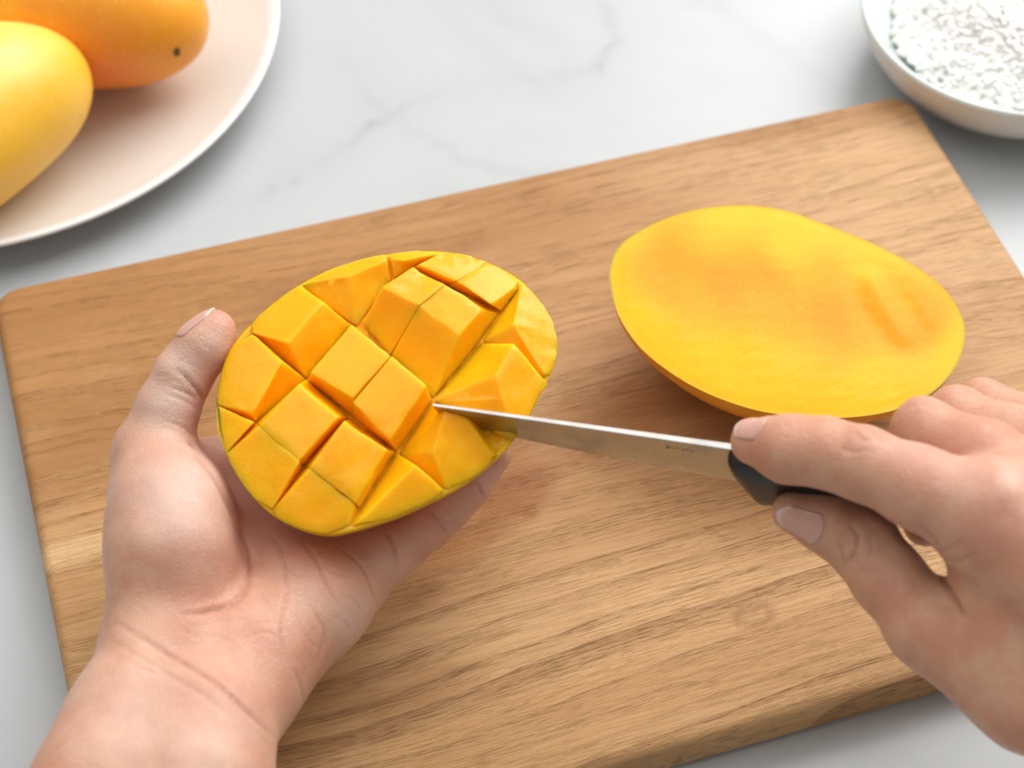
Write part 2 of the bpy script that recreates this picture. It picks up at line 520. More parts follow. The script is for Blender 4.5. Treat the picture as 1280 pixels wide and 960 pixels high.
# ------------------------------------------------------------------ cutting board
def build_board():
    W, D, rc, be = 0.3455, 0.2362, 0.0085, 0.0033
    cx, cy, th = 0.01955, 0.40242, R(17.17)

    # the top is one fine grid (wear, stain and painted sheen masks sit on it); its border carries the rounded edge down
    nx, ny = 170, 116
    hx, hy = W / 2 - be, D / 2 - be
    r = rc - be * 0.6

    def snap(x, y):
        qx, qy = max(-(hx - r), min(hx - r, x)), max(-(hy - r), min(hy - r, y))
        dx, dy = x - qx, y - qy
        d = math.hypot(dx, dy)
        if dx and dy and d > r:
            x, y = qx + dx / d * r, qy + dy / d * r
        return x, y, qx, qy
    bm = bmesh.new()
    g = []
    for j in range(ny):
        row = []
        for i in range(nx):
            x, y, _, _ = snap(-hx + 2 * hx * i / (nx - 1), -hy + 2 * hy * j / (ny - 1))
            row.append(bm.verts.new((x, y, BZ)))
        g.append(row)
    for j in range(ny - 1):
        for i in range(nx - 1):
            bm.faces.new((g[j][i], g[j][i + 1], g[j + 1][i + 1], g[j + 1][i]))
    per = [g[0][i] for i in range(nx)] + [g[j][nx - 1] for j in range(1, ny)] + [g[ny - 1][i] for i in range(nx - 2, -1, -1)] + [g[j][0] for j in range(ny - 2, 0, -1)]
    nrm = []
    for v in per:
        qx, qy = max(-(hx - r), min(hx - r, v.co.x)), max(-(hy - r), min(hy - r, v.co.y))
        d = Vector((v.co.x - qx, v.co.y - qy, 0))
        nrm.append(d.normalized())
    prev = per
    for off, z in [(be * math.sin(R(a)), BZ - be + be * math.cos(R(a))) for a in (20, 40, 60, 80, 90)] + [(be, be * 0.7), (be * 0.4, 0.0)]:
        cur = [bm.verts.new((v.co.x + n.x * off, v.co.y + n.y * off, z)) for v, n in zip(per, nrm)]
        m = len(cur)
        for i in range(m):
            bm.faces.new((prev[i], cur[i], cur[(i + 1) % m], prev[(i + 1) % m]))
        prev = cur
    bm.faces.new(prev)
    bmesh.ops.recalc_face_normals(bm, faces=bm.faces)
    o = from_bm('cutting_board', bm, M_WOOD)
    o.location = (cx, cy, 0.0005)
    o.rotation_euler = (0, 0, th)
    me = o.data
    L = np.array([v.co[:] for v in me.vertices])
    ca, sa = math.cos(th), math.sin(th)

    def loc(px, py):
        p = at(px, py, BZ)[:2] - (cx, cy)
        return np.array([p[0] * ca + p[1] * sa, -p[0] * sa + p[1] * ca])
    P = L[:, :2]
    Wn = P + 0.003 * np.stack([value_noise(P, 120, 5), value_noise(P, 120, 6)], 1)

    def put(name, v):
        a = me.attributes.new(name, 'FLOAT', 'POINT')
        a.data.foreach_set('value', np.clip(v, 0, 1).astype(np.float32))
    kc = loc(943, 770)
    dk = np.linalg.norm((P - kc) * (0.8, 1.2), axis=1)
    put('knot', np.exp(-(dk / 0.010) ** 2))
    put('knot_ring', 0.62 * np.exp(-((dk - 0.0042) / 0.0013) ** 2) + 0.40 * np.exp(-(dk / 0.0015) ** 2))
    a, b = loc(560, 620), loc(660, 640)
    w = np.zeros(len(P))
    for (x, y, rx, ry, am) in [(620, 612, 0.017, 0.013, 1.0), (652, 636, 0.006, 0.006, 0.9), (585, 655, 0.018, 0.010, 0.8), (690, 560, 0.040, 0.010, 0.55), (800, 500, 0.030, 0.010, 0.45), (560, 690, 0.012, 0.007, 0.5), (520, 740, 0.010, 0.007, 0.35)]:
        q = (Wn - loc(x, y)) / (rx, ry)
        w = np.maximum(w, am / (1 + np.exp((np.linalg.norm(q, axis=1) - 1) * 9)))
    put('wet', w)
    v = -P[:, 1] / (D / 2)                       # -1 back edge .. +1 front edge
    put('coarse', 1 / (1 + np.exp(-(v + 0.02 + 0.10 * value_noise(P, 14, 8)) * 6)))
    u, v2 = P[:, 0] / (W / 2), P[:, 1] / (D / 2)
    put('pale_sheen', 0.9 / (1 + np.exp(-(u * 0.9 + v2 * 0.25 - 0.42 + 0.22 * value_noise(P * (0.35, 1), 60, 14)) * 5)))  # paler towards right and back: part wood tone, part sheen painted in
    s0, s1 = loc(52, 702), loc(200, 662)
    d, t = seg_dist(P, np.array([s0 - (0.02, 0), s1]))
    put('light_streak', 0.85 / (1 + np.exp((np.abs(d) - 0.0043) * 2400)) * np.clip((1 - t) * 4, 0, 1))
    tag(o, 'pale oak cutting board with rounded corners lying askew on the marble', 'cutting board')
    return o, loc


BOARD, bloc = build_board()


# ------------------------------------------------------------------ plate with two whole mangoes
def build_plate():
    c = (-0.2143, 0.6045)
    Rr = 0.1234
    prof_in = [(0, 0.0052), (0.045, 0.0053), (0.070, 0.0060), (0.085, 0.0078), (0.098, 0.0108), (0.110, 0.0152), (0.1188, 0.0192)]
    rim = [(0.1202, 0.0203), (0.1215, 0.0212), (Rr - 0.0006, 0.0214), (Rr, 0.0205), (Rr - 0.0003, 0.0194)]
    out = [(0.117, 0.0160), (0.105, 0.0110), (0.092, 0.0065), (0.078, 0.0035), (0.072, 0.0020), (0.071, 0.0), (0.068, 0.0), (0.067, 0.0016), (0, 0.0018)]
    root = thing('plate', (c[0], c[1], 0.0))
    for nm, prof, m in (('well', prof_in, M_PLATE_IN), ('rim', [prof_in[-1]] + rim + out, M_PORC)):
        V, F = lathe([(r, z * 0.74) for r, z in prof], 160)
        F = [tuple(reversed(f)) for f in F] if False else F
        o = from_np(nm, V, F, m)
        o.parent = root
        bm = bmesh.new(); bm.from_mesh(o.data); bmesh.ops.recalc_face_normals(bm, faces=bm.faces); bm.to_mesh(o.data); bm.free()
        if nm == 'well':
            o.data.flip_normals() if o.data.polygons[len(o.data.polygons) // 2].normal.z < 0 else None
    tag(root, 'large white plate with mango bounce painted inside holding the whole mangoes', 'plate')


build_plate()


def whole_mango(name, loc, L, w, h, rot, mat, label, stem=None, spots=()):
    nu, nv = 72, 48
    V, F = [], []
    for j in range(nv + 1):
        t = math.pi * j / nv
        x = -math.cos(t)
        for i in range(nu):
            a = 2 * math.pi * i / nu
            s = math.sin(t)
            sw = s ** 0.88 * (1 - 0.10 * x)
            y = math.cos(a) * sw
            z = math.sin(a) * sw
            bend = 0.10 * (1 - x * x)
            V.append((x * L, (y + bend * 0.9 - 0.03 * x) * w, z * h * (1 + 0.03 * x)))
    for j in range(nv):
        for i in range(nu):
            F.append((j * nu + i, j * nu + (i + 1) % nu, (j + 1) * nu + (i + 1) % nu, (j + 1) * nu + i))
    root = thing(name, loc)
    root.rotation_euler = rot
    bpy.context.view_layer.update()
    o = from_np('peel', V, F, mat)
    bm = bmesh.new(); bm.from_mesh(o.data); bmesh.ops.remove_doubles(bm, verts=bm.verts, dist=1e-6); bmesh.ops.recalc_face_normals(bm, faces=bm.faces)
    for f in bm.faces: f.smooth = True
    bm.to_mesh(o.data); bm.free()
    P = np.array([v.co[:] for v in o.data.vertices])
    nz = 0.0008 * value_noise(P, 60, 11)
    N = np.array([v.normal[:] for v in o.data.vertices])
    P = P + N * nz[:, None]
    o.data.vertices.foreach_set('co', P.ravel()); o.data.update()
    g = np.zeros(len(P))
    for (sx, sy, sz, rr, am) in spots:
        g = np.maximum(g, am * np.exp(-(np.linalg.norm(P - np.array((sx * L, sy * w, sz * h)), axis=1) / rr) ** 2))
    at_ = o.data.attributes.new('green', 'FLOAT', 'POINT')
    at_.data.foreach_set('value', np.clip(g + 0.12 * value_noise(P, 40, 12), 0, 1).astype(np.float32))
    o.parent = root
    if stem is not None:
        # small woody scar, pressed into the peel along its normal
        k = int(np.argmin(np.linalg.norm(P - np.array((stem[0] * L, stem[1] * w, stem[2] * h)), axis=1)))
        bm = bmesh.new()
        bmesh.ops.create_icosphere(bm, subdivisions=3, radius=1.0)
        for v in bm.verts:
            q = v.co * (1 + 0.22 * math.sin(5 * v.co.x + 3 * v.co.y) * math.cos(4 * v.co.z))
            v.co = Vector((q.x * 0.0012, q.y * 0.0019, q.z * 0.0008))
        s = from_bm('stem_scar', bm, M_STEM)
        s.parent = root
        s.location = P[k]
        s.rotation_euler = Vector(N[k]).to_track_quat('Z', 'Y').to_euler()
    tag(root, label, 'mango', 'whole mangoes on the plate')
    return root


pa = at(95, 22, 0.037)
whole_mango('mango', (pa[0] - 0.0095, pa[1] + 0.0055, 0.0380), 0.060, 0.034, 0.033, (0, R(3), R(-8)), M_MANGO_O,
            'deep orange whole mango with a dark stem scar, farther back on the plate', stem=(0.87, -0.46, 0.03),
            spots=[(0.45, -0.75, -0.3, 0.022, 0.8), (0.55, 0.1, 0.7, 0.02, 0.0)])
pb = at(8, 150, 0.037)
whole_mango('mango', (pb[0] - 0.0215, pb[1] - 0.007, 0.0370), 0.059, 0.037, 0.0325, (0, R(2), R(46)), M_MANGO_Y,
            'pale yellow whole mango with a greenish cheek, nearest the plate edge', spots=[(0.5, -0.75, 0.1, 0.016, 0.55), (0.1, -0.9, 0.0, 0.02, 0.4)])


# ------------------------------------------------------------------ bowl of rice
def build_bowl():
    c = (0.1945, 0.5972)
    prof_in = [(0, 0.0075), (0.030, 0.0082), (0.042, 0.0115), (0.050, 0.0175), (0.0555, 0.0245), (0.0578, 0.0285)]
    rim = [(0.0588, 0.0298), (0.0598, 0.0303), (0.0606, 0.0298), (0.0608, 0.0288)]
    out = [(0.0600, 0.0245), (0.0580, 0.0185), (0.0535, 0.0115), (0.044, 0.0055), (0.034, 0.0028), (0.0335, 0.0), (0.030, 0.0), (0.029, 0.0022), (0, 0.0024)]
    root = thing('bowl', (c[0], c[1], 0))
    for nm, prof, m in (('inside_glaze', prof_in + rim, M_CELADON), ('outer_wall', [rim[-1]] + out, M_CELADON_OUT)):
        V, F = lathe(prof, 128)
        o = from_np(nm, V, F, m)
        o.parent = root
    tag(root, 'small pale celadon bowl heaped with cooked rice', 'bowl')
    # rice: a mound of single grains
    bm = bmesh.new()
    bmesh.ops.create_uvsphere(bm, u_segments=7, v_segments=6, radius=1.0)
    gv = np.array([v.co[:] for v in bm.verts]); gf = [[v.index for v in f.verts] for f in bm.faces]
    bm.free()

    def mound(r):
        return 0.0165 + 0.021 * np.clip(1 - (r / 0.0470) ** 2.0, 0, 1)
    V, F = [], []
    n = 30
    vs, fs = lathe([(0.0435 * k / n, float(mound(0.0435 * k / n)) - 0.0003) for k in range(n + 1)] + [(0.0432, 0.0132), (0.030, 0.0095), (0, 0.009)], 60)
    vs = np.array(vs)
    vs[:, 2] += 0.0005 * value_noise(vs, 400, 21)
    V.append(vs); F += fs; k = len(vs)
    for i in range(3200):
        r = 0.0462 * math.sqrt(rng.uniform(0, 1)); a = rng.uniform(0, 6.2832)
        z = float(mound(r)) + 0.0016 * math.sin(170 * r * math.cos(a) + 1) * math.sin(190 * r * math.sin(a)) + rng.uniform(-0.0009, 0.0003)
        l, w = rng.uniform(0.0030, 0.0040), rng.uniform(0.0010, 0.00135)
        q = gv * (l, w, w)
        q[:, 1] += 0.10 * l * (q[:, 0] / l) ** 2
        e = Matrix.Rotation(rng.uniform(0, 6.28), 3, 'Z') @ Matrix.Rotation(rng.normal() * 0.18, 3, 'Y') @ Matrix.Rotation(rng.uniform(0, 6.28), 3, 'X')
        q = q @ np.array(e).T + (r * math.cos(a), r * math.sin(a), z)
        V.append(q); F += [tuple(k + j for j in f) for f in gf]; k += len(q)
    o = from_np('rice', np.vstack(V), F, M_RICE)
    o.location = (c[0], c[1], 0)
    tag(o, 'white cooked rice grains heaped in the celadon bowl', 'rice', kind='stuff')


build_bowl()


# ------------------------------------------------------------------ halved mangoes
class Half:
    """Frame of a mango half: outline on a plane, cut side at w = 0, w up out of the cut."""
    def __init__(self, outline_px, cpx, cz, n, dome, cup, ex=0.62):
        self.ex = ex
        self.n = np.array(n, float) / np.linalg.norm(n)
        self.o = at(cpx[0], cpx[1], cz)
        u = np.array([1.0, 0, 0]); u -= self.n * (u @ self.n); self.u = u / np.linalg.norm(u)
        self.v = np.cross(self.n, self.u)
        pts = np.array([self.plane(px, py, 0.0) for px, py in outline_px])[:, :2]
        sm = smooth_closed(pts, 240)
        self.c = sm.mean(0)
        d = sm - self.c
        a = np.arctan2(d[:, 1], d[:, 0]); o = np.argsort(a)
        self.A = np.r_[a[o] - 2 * np.pi, a[o], a[o] + 2 * np.pi]
        rr = np.hypot(d[:, 0], d[:, 1])[o]
        self.RR = np.r_[rr, rr, rr]
        self.dome, self.cup = dome, cup

    def plane(self, px, py, w):
        d = ray(px, py)
        p0 = self.o + self.n * w
        t = ((p0 - CAM_P) @ self.n) / (d @ self.n)
        q = CAM_P + d * t - self.o
        return np.array([q @ self.u, q @ self.v, q @ self.n])

    def radius(self, th):
        return np.interp(th, self.A, self.RR)

    def r(self, uv):
        d = np.asarray(uv)[..., :2] - self.c
        return np.hypot(d[..., 0], d[..., 1]) / self.radius(np.arctan2(d[..., 1], d[..., 0]))

    def D(self, r):
        return self.dome * np.clip(1 - r ** 2, 0, 1) ** 0.8

    def B(self, r):
        return -self.cup * np.clip(1 - np.clip(r, 0, 1) ** 2.3, 0, 1) ** self.ex

    def hit(self, px, py, f):
        w = 0.0
        for _ in range(14):
            p = self.plane(px, py, w)
            w = 0.5 * w + 0.5 * float(f(min(self.r(p), 1.0)))
        p = self.plane(px, py, w)
        return p

    def world(self, uvw):
        q = np.asarray(uvw, float)
        return self.o + q[..., :1] * self.u + q[..., 1:2] * self.v + q[..., 2:3] * self.n

    def disc(self, nr, nt, wf, r0=0.0, r1=1.0):
        """Radial grid with height wf(r, u, v)."""
        V = [np.array([*self.c, 0.0])]
        th = np.linspace(-np.pi, np.pi, nt, endpoint=False)
        rr = np.linspace(r0, r1, nr + 1)[1:]
        G = []
        for k in rr:
            rad = self.radius(th) * k
            G.append(np.stack([self.c[0] + rad * np.cos(th), self.c[1] + rad * np.sin(th), np.zeros(nt)], 1))
        V = np.vstack([V] + G)
        rv = np.r_[0, np.repeat(rr, nt)]
        V[:, 2] = wf(rv, V[:, 0], V[:, 1])
        F = [(0, 1 + i, 1 + (i + 1) % nt) for i in range(nt)]
        for j in range(nr - 1):
            a, b = 1 + j * nt, 1 + (j + 1) * nt
            F += [(a + i, b + i, b + (i + 1) % nt, a + (i + 1) % nt) for i in range(nt)]
        return V, F, rv


OUT1 = [(272, 490), (280, 454), (292, 430), (315, 403), (339, 381), (373, 357), (406, 340), (446, 326), (482, 318), (521, 314), (561, 315),
        (596, 323), (628, 336), (656, 355), (679, 381), (691, 403), (697, 427), (695, 450), (687, 470), (675, 494), (659, 525), (638, 555), (616, 577),
        (588, 599), (557, 617), (513, 638), (482, 650), (438, 663), (410, 668), (379, 663), (347, 648), (319, 624), (296, 593), (280, 561), (271, 526)]
H1 = Half(OUT1, (485, 495), 0.090, (-0.01, -0.26, 0.965), 0.0085, 0.029)
DEPTH = 0.0095


def G1(r):
    return H1.D(r) - DEPTH * (1 - np.clip(r, 0, 1) ** 3) - 0.0003


def floor1(r):
    return G1(r) - 0.0007 * np.clip((0.96 - r) * 12, 0, 1)


# every flesh piece between the cuts: (top corner, its foot in the cut) in photograph coordinates
PIECES = [
    [((273, 493),), ((285, 502),), ((317, 527), (319, 529)), ((293, 559),), ((281, 558),), ((272, 525),)],
    [((315, 419), (314, 417)), ((352, 451), (383, 474)), ((316, 516), (319, 528)), ((286, 500),), ((274, 487),), ((281, 455),), ((293, 431),)],
    [((374, 357),), ((404, 377), (438, 407)), ((360, 429), (383, 473)), ((318, 415), (315, 416)), ((316, 404),), ((340, 382),)],
    [((324, 533), (320, 529)), ((372.5, 577.5), (379, 583.5)), ((340, 635), (339, 638)), ((319, 623),), ((297, 593),), ((282, 563),), ((293, 561),)],
    [((373, 480), (383, 474)), ((423, 521), (437, 521)), ((373, 577), (379, 583)), ((324, 532.5), (320, 529))],
    [((387, 585.5), (381, 583.5)), ((443.5, 629.5), (449, 636.5)), ((437, 655), (438, 657)), ((410, 667),), ((379, 662),), ((348, 648),), ((341, 638), (339, 638))],
    [((430, 526), (438, 522)), ((484, 562), (494, 565)), ((443, 629), (449, 636)), ((387, 585), (381, 583))],
    [((389, 465), (384, 475)), ((439, 406), (439, 406)), ((488, 445), (488, 446)), ((441.5, 497), (439.5, 520))],
    [((442.5, 502), (439.5, 520)), ((488.5, 446), (488, 446)), ((533, 483), (541, 499)), ((488, 550), (496, 564))],
    [((518, 582), (496, 566)), ((555, 613), (557, 614)), ((540, 624),), ((513, 637),), ((482, 649),), ((445, 655), (440, 657)), ((480, 621), (469, 609))],
    [((556, 514), (540, 503)), ((583, 523), (594, 520)), ((611, 566), (622, 571)), ((615, 577),), ((588, 598),), ((560, 611), (558, 613)), ((542, 566), (499, 567))],
    [((643, 429), (602, 428)), ((683, 481), (684, 480)), ((675, 493),), ((660, 522),), ((645, 543), (640, 552)), ((628, 500), (544, 503)), ((620, 470), (541.5, 500))],
    [((380, 355), (377, 357)), ((437, 344), (446, 407)), ((484, 325), (490, 348)), ((481, 319),), ((446, 327),), ((406, 341),)],
    [((477, 359), (453, 405)), ((516, 334), (493, 349)), ((555.5, 356.5), (556, 357)), ((524, 381), (487.5, 445))],
    [((524, 381), (487.5, 445)), ((555.5, 356.5), (556, 357)), ((603, 386), (625, 391)), ((574, 419), (542, 499))],
    [((488, 323), (492, 347)), ((503, 326), (516, 333)), ((547, 318), (549, 318)), ((521, 315),), ((486, 318),)],
    [((523, 331), (518, 334)), ((551, 319),), ((563, 316),), ((596, 324),), ((605, 330),), ((597, 337), (597, 337.5)), ((571, 351), (558, 356.5))],
    [((571, 351), (558, 356.5)), ((597, 337), (597, 337.5)), ((605, 330),), ((628, 337),), ((648, 352), (648, 354)), ((639, 362), (648, 361)), ((614, 380), (627, 389))],
    [((652, 358), (649, 360)), ((657, 357),), ((679, 382),), ((690, 403),), ((696, 427),), ((694, 450),), ((687, 469),), ((679, 465), (682, 474)), ((643, 405), (603, 427))],
]


def flesh_piece(root, spec, k):
    # corners on the outer edge reach the rim and follow its curve
    full, n0 = [], len(spec)
    rim = [len(p) == 1 and float(H1.r(H1.hit(*p[0], H1.D))) > 0.90 for p in spec]
    for i in range(n0):
        full.append((spec[i], rim[i]))
        if rim[i] and rim[(i + 1) % n0]:
            a, b = np.array(spec[i][0], float), np.array(spec[(i + 1) % n0][0], float)
            for t in (0.33, 0.67):
                full.append(((tuple(a + (b - a) * t),), True))
    spec = [p for p, _ in full]
    top = []
    for p, on_rim in full:
        q = H1.hit(*p[0], H1.D)
        if on_rim:
            c = np.array([*H1.c, 0.0])
            q = c + (q - c) * (0.9985 / float(H1.r(q)))
            q[2] = float(H1.D(0.9985)) + 0.0002
        top.append(q)
    foot = []
    for p in spec:
        q = H1.hit(*(p[1] if len(p) > 1 else p[0]), G1)
        r = float(H1.r(q))
        if len(p) == 1 and r > 0.90:                       # on the rim: the foot goes down inside the peel
            c = np.array([*H1.c, 0.0]); s = 0.955 / max(r, 0.955)
            q = c + (q - c) * s
            q[2] = float(H1.B(min(float(H1.r(q)), 0.99))) * 0.75
        foot.append(q)
    top = np.array(top); foot = np.array(foot)
    cen = top.mean(0)
    # hair-wide gap between neighbours
    for i in range(len(top)):
        d = cen - top[i]
        top[i] -= d / np.linalg.norm(d) * 0.00004
    bm = bmesh.new()
    tv = [bm.verts.new(H1.world(p) - H1.o) for p in top]
    fv = [bm.verts.new(H1.world(p) - H1.o) for p in foot]
    n = len(tv)
    tf = bm.faces.new(tv)
    for i in range(n):
        bm.faces.new((tv[i], fv[i], fv[(i + 1) % n], tv[(i + 1) % n]))
    bm.faces.new(fv[::-1])
    bmesh.ops.recalc_face_normals(bm, faces=bm.faces)
    te = [e for e in bm.edges if e.verts[0] in tv and e.verts[1] in tv]
    se = [e for e in bm.edges if (e.verts[0] in tv) != (e.verts[1] in tv)]
    bmesh.ops.bevel(bm, geom=te + se, offset=0.00042, segments=2, profile=0.6, affect='EDGES', clamp_overlap=True)
    bmesh.ops.triangulate(bm, faces=bm.faces)
    for _ in range(5):
        le = [e for e in bm.edges if e.calc_length() > 0.0032]
        if not le: break
        bmesh.ops.subdivide_edges(bm, edges=le, cuts=1)
        bmesh.ops.triangulate(bm, faces=[f for f in bm.faces if len(f.verts) > 3])
    co = np.array([v.co[:] for v in bm.verts])
    P = co + H1.o - H1.o
    loc = np.stack([P @ H1.u, P @ H1.v, P @ H1.n], 1)
    # let the top follow the swelling of the fruit, sides bow a little
    r = H1.r(loc)
    istop = loc[:, 2] > H1.D(np.minimum(r, 1)) - 0.0022
    j = 0.00030 * value_noise(co, 230, 30 + k) + 0.00016 * value_noise(co, 800, 60 + k)
    for v, q, jj in zip(bm.verts, loc, j):
        v.co += Vector(H1.n * jj + H1.u * jj * 0.8)
    me = bpy.data.meshes.new('flesh_cube')
    bm.normal_update(); bm.to_mesh(me); bm.free()
    me.polygons.foreach_set('use_smooth', [True] * len(me.polygons))
    me.set_sharp_from_angle(angle=R(62))
    o = bpy.data.objects.new('flesh_cube', me)
    C.objects.link(o); me.materials.append(M_FLESH)
    o.parent = root
    return o


def build_scored_half():
    root = thing('mango_half', H1.o)
    # peel: the cup, with a rolled rim
    V, F, r = H1.disc(34, 180, lambda r, u, v: H1.B(r))
    o = from_np('peel', H1.world(V) - H1.o, [f[::-1] for f in F], M_PEEL)
    o.parent = root
    a = o.data.attributes.new('green', 'FLOAT', 'POINT')
    a.data.foreach_set('value', np.zeros(len(V)).astype(np.float32))
    # the flesh left on the peel below the cuts
    V, F, r = H1.disc(60, 180, lambda r, u, v: np.where(r > 0.93, floor1(0.93) + (0 - floor1(0.93)) * np.clip((r - 0.93) / 0.06, 0, 1) - 0.0002 * (r > 0.985), floor1(np.minimum(r, 0.93))))
    V[:, 2] += np.where(r < 0.97, 0.00035 * value_noise(V, 1500, 4) + 0.0002 * value_noise(V, 700, 5), 0)
    n0 = len(V); nt = 180
    last = list(range(n0 - nt, n0))
    low = H1.c + (V[last][:, :2] - H1.c) * 0.985
    V2 = np.vstack([V, np.c_[low, np.full(nt, -0.0028)]])
    F += [(last[i], n0 + i, n0 + (i + 1) % nt, last[(i + 1) % nt]) for i in range(nt)]
    o = from_np('flesh', H1.world(V2) - H1.o, F, M_FIBRE)
    o.data.materials.append(M_FLESH)
    rf = np.r_[r, np.ones(nt)]
    for p in o.data.polygons:
        if rf[p.vertices[0]] > 0.90: p.material_index = 1
    o.parent = root
    for k, spec in enumerate(PIECES):
        flesh_piece(root, spec, k)
    tag(root, 'mango half scored into cubes and turned outward, held in the open palm', 'mango half', 'halves of the cut mango')


build_scored_half()

OUT2 = [(762, 352), (763, 330), (772, 310), (791, 293), (826, 275), (865, 263), (905, 257), (945, 257), (985, 264), (1025, 278), (1065, 293), (1105, 311), (1140, 330),
        (1170, 351), (1192, 375), (1205, 402), (1206, 428), (1197, 455), (1178, 480), (1150, 500), (1110, 515), (1060, 522), (1010, 521), (960, 516),
        (915, 504), (870, 485), (830, 460), (797, 431), (772, 392)]
H2 = Half(OUT2, (985, 392), BZ + 0.034, (0.0, -0.05, 1.0), 0.0012, 0.0335, 0.74)


def build_plain_half():
    root = thing('mango_half', (H2.o[0], H2.o[1], BZ))
    off = np.array([H2.o[0], H2.o[1], BZ])
    e1 = [(1088, 352), (1105, 385), (1130, 420)]
    L1 = np.array([H2.plane(x, y, 0)[:2] for x, y in e1])
    cd = [H2.plane(x, y, 0)[:2] for x, y in ((860, 345), (960, 370), (1080, 400), (1120, 400))]

    def wf(r, u, v):
        P = np.stack([u, v], 1)
        w = H2.D(r)
        dc, _ = seg_dist(P, np.array(cd))
        w -= 0.0007 * np.exp(-(dc / 0.017) ** 2)
        dl, _ = seg_dist(P, L1)
        w += 0.00045 * np.exp(-(dl / 0.0030) ** 2) - 0.0003 * np.exp(-(dl - 0.007) ** 2 / 0.0035 ** 2)
        w += 0.00009 * value_noise(P, 150, 41) + 0.00005 * value_noise(P, 900, 42)
        return w * np.clip((1 - r) * 12, 0, 1)
    V, F, r = H2.disc(80, 220, wf)
    o = from_np('flesh', H2.world(V) - off, F, M_CUT); o.parent = root
    dc, _ = seg_dist(V[:, :2], np.array(cd))
    deep = np.exp(-(dc / (0.019 + 0.004 * value_noise(V, 120, 43))) ** 4) * (0.85 + 0.15 * value_noise(V[:, :2], 260, 44))
    a = o.data.attributes.new('deep', 'FLOAT', 'POINT'); a.data.foreach_set('value', deep.clip(0, 1).astype(np.float32))
    th = np.arctan2(V[:, 1] - H2.c[1], V[:, 0] - H2.c[0])
    rim = np.clip((r - 0.980) / 0.012, 0, 1) * (0.25 + 0.9 * np.exp(-((th - 2.75) / 0.55) ** 2) + 0.7 * np.exp(-((th + 0.45) / 0.45) ** 2)).clip(0, 1)
    a = o.data.attributes.new('rim', 'FLOAT', 'POINT'); a.data.foreach_set('value', (0.9 * rim).astype(np.float32))
    V, F, r = H2.disc(40, 220, lambda r, u, v: np.where(r > 0.9999, 0.0, H2.B(r)))
    # bulge: the peel is widest a little under the cut
    Vb = V.copy()
    bul = 1 + 0.012 * np.exp(-((r - 0.97) / 0.03) ** 2) * (r < 0.999)
    Vb[:, :2] = H2.c + (V[:, :2] - H2.c) * bul[:, None]
    o = from_np('peel', H2.world(Vb) - off, [f[::-1] for f in F], M_PEEL); o.parent = root
    th = np.arctan2(V[:, 1] - H2.c[1], V[:, 0] - H2.c[0])
    g = 0.8 * np.exp(-((th - 2.75) / 0.5) ** 2) * np.clip((r - 0.93) * 14, 0, 1) + 0.6 * np.exp(-((th + 0.40) / 0.4) ** 2) * np.clip((r - 0.965) * 28, 0, 1)
    a = o.data.attributes.new('green', 'FLOAT', 'POINT'); a.data.foreach_set('value', np.clip(g, 0, 1).astype(np.float32))
    zmin = min((H2.world(Vb))[:, 2])
    root.location.z += 0.0 if abs(zmin - BZ) < 0.0004 else (BZ + 0.0006 - zmin)
    tag(root, 'uncut mango half lying cut side up on the board', 'mango half', 'halves of the cut mango')


build_plain_half()


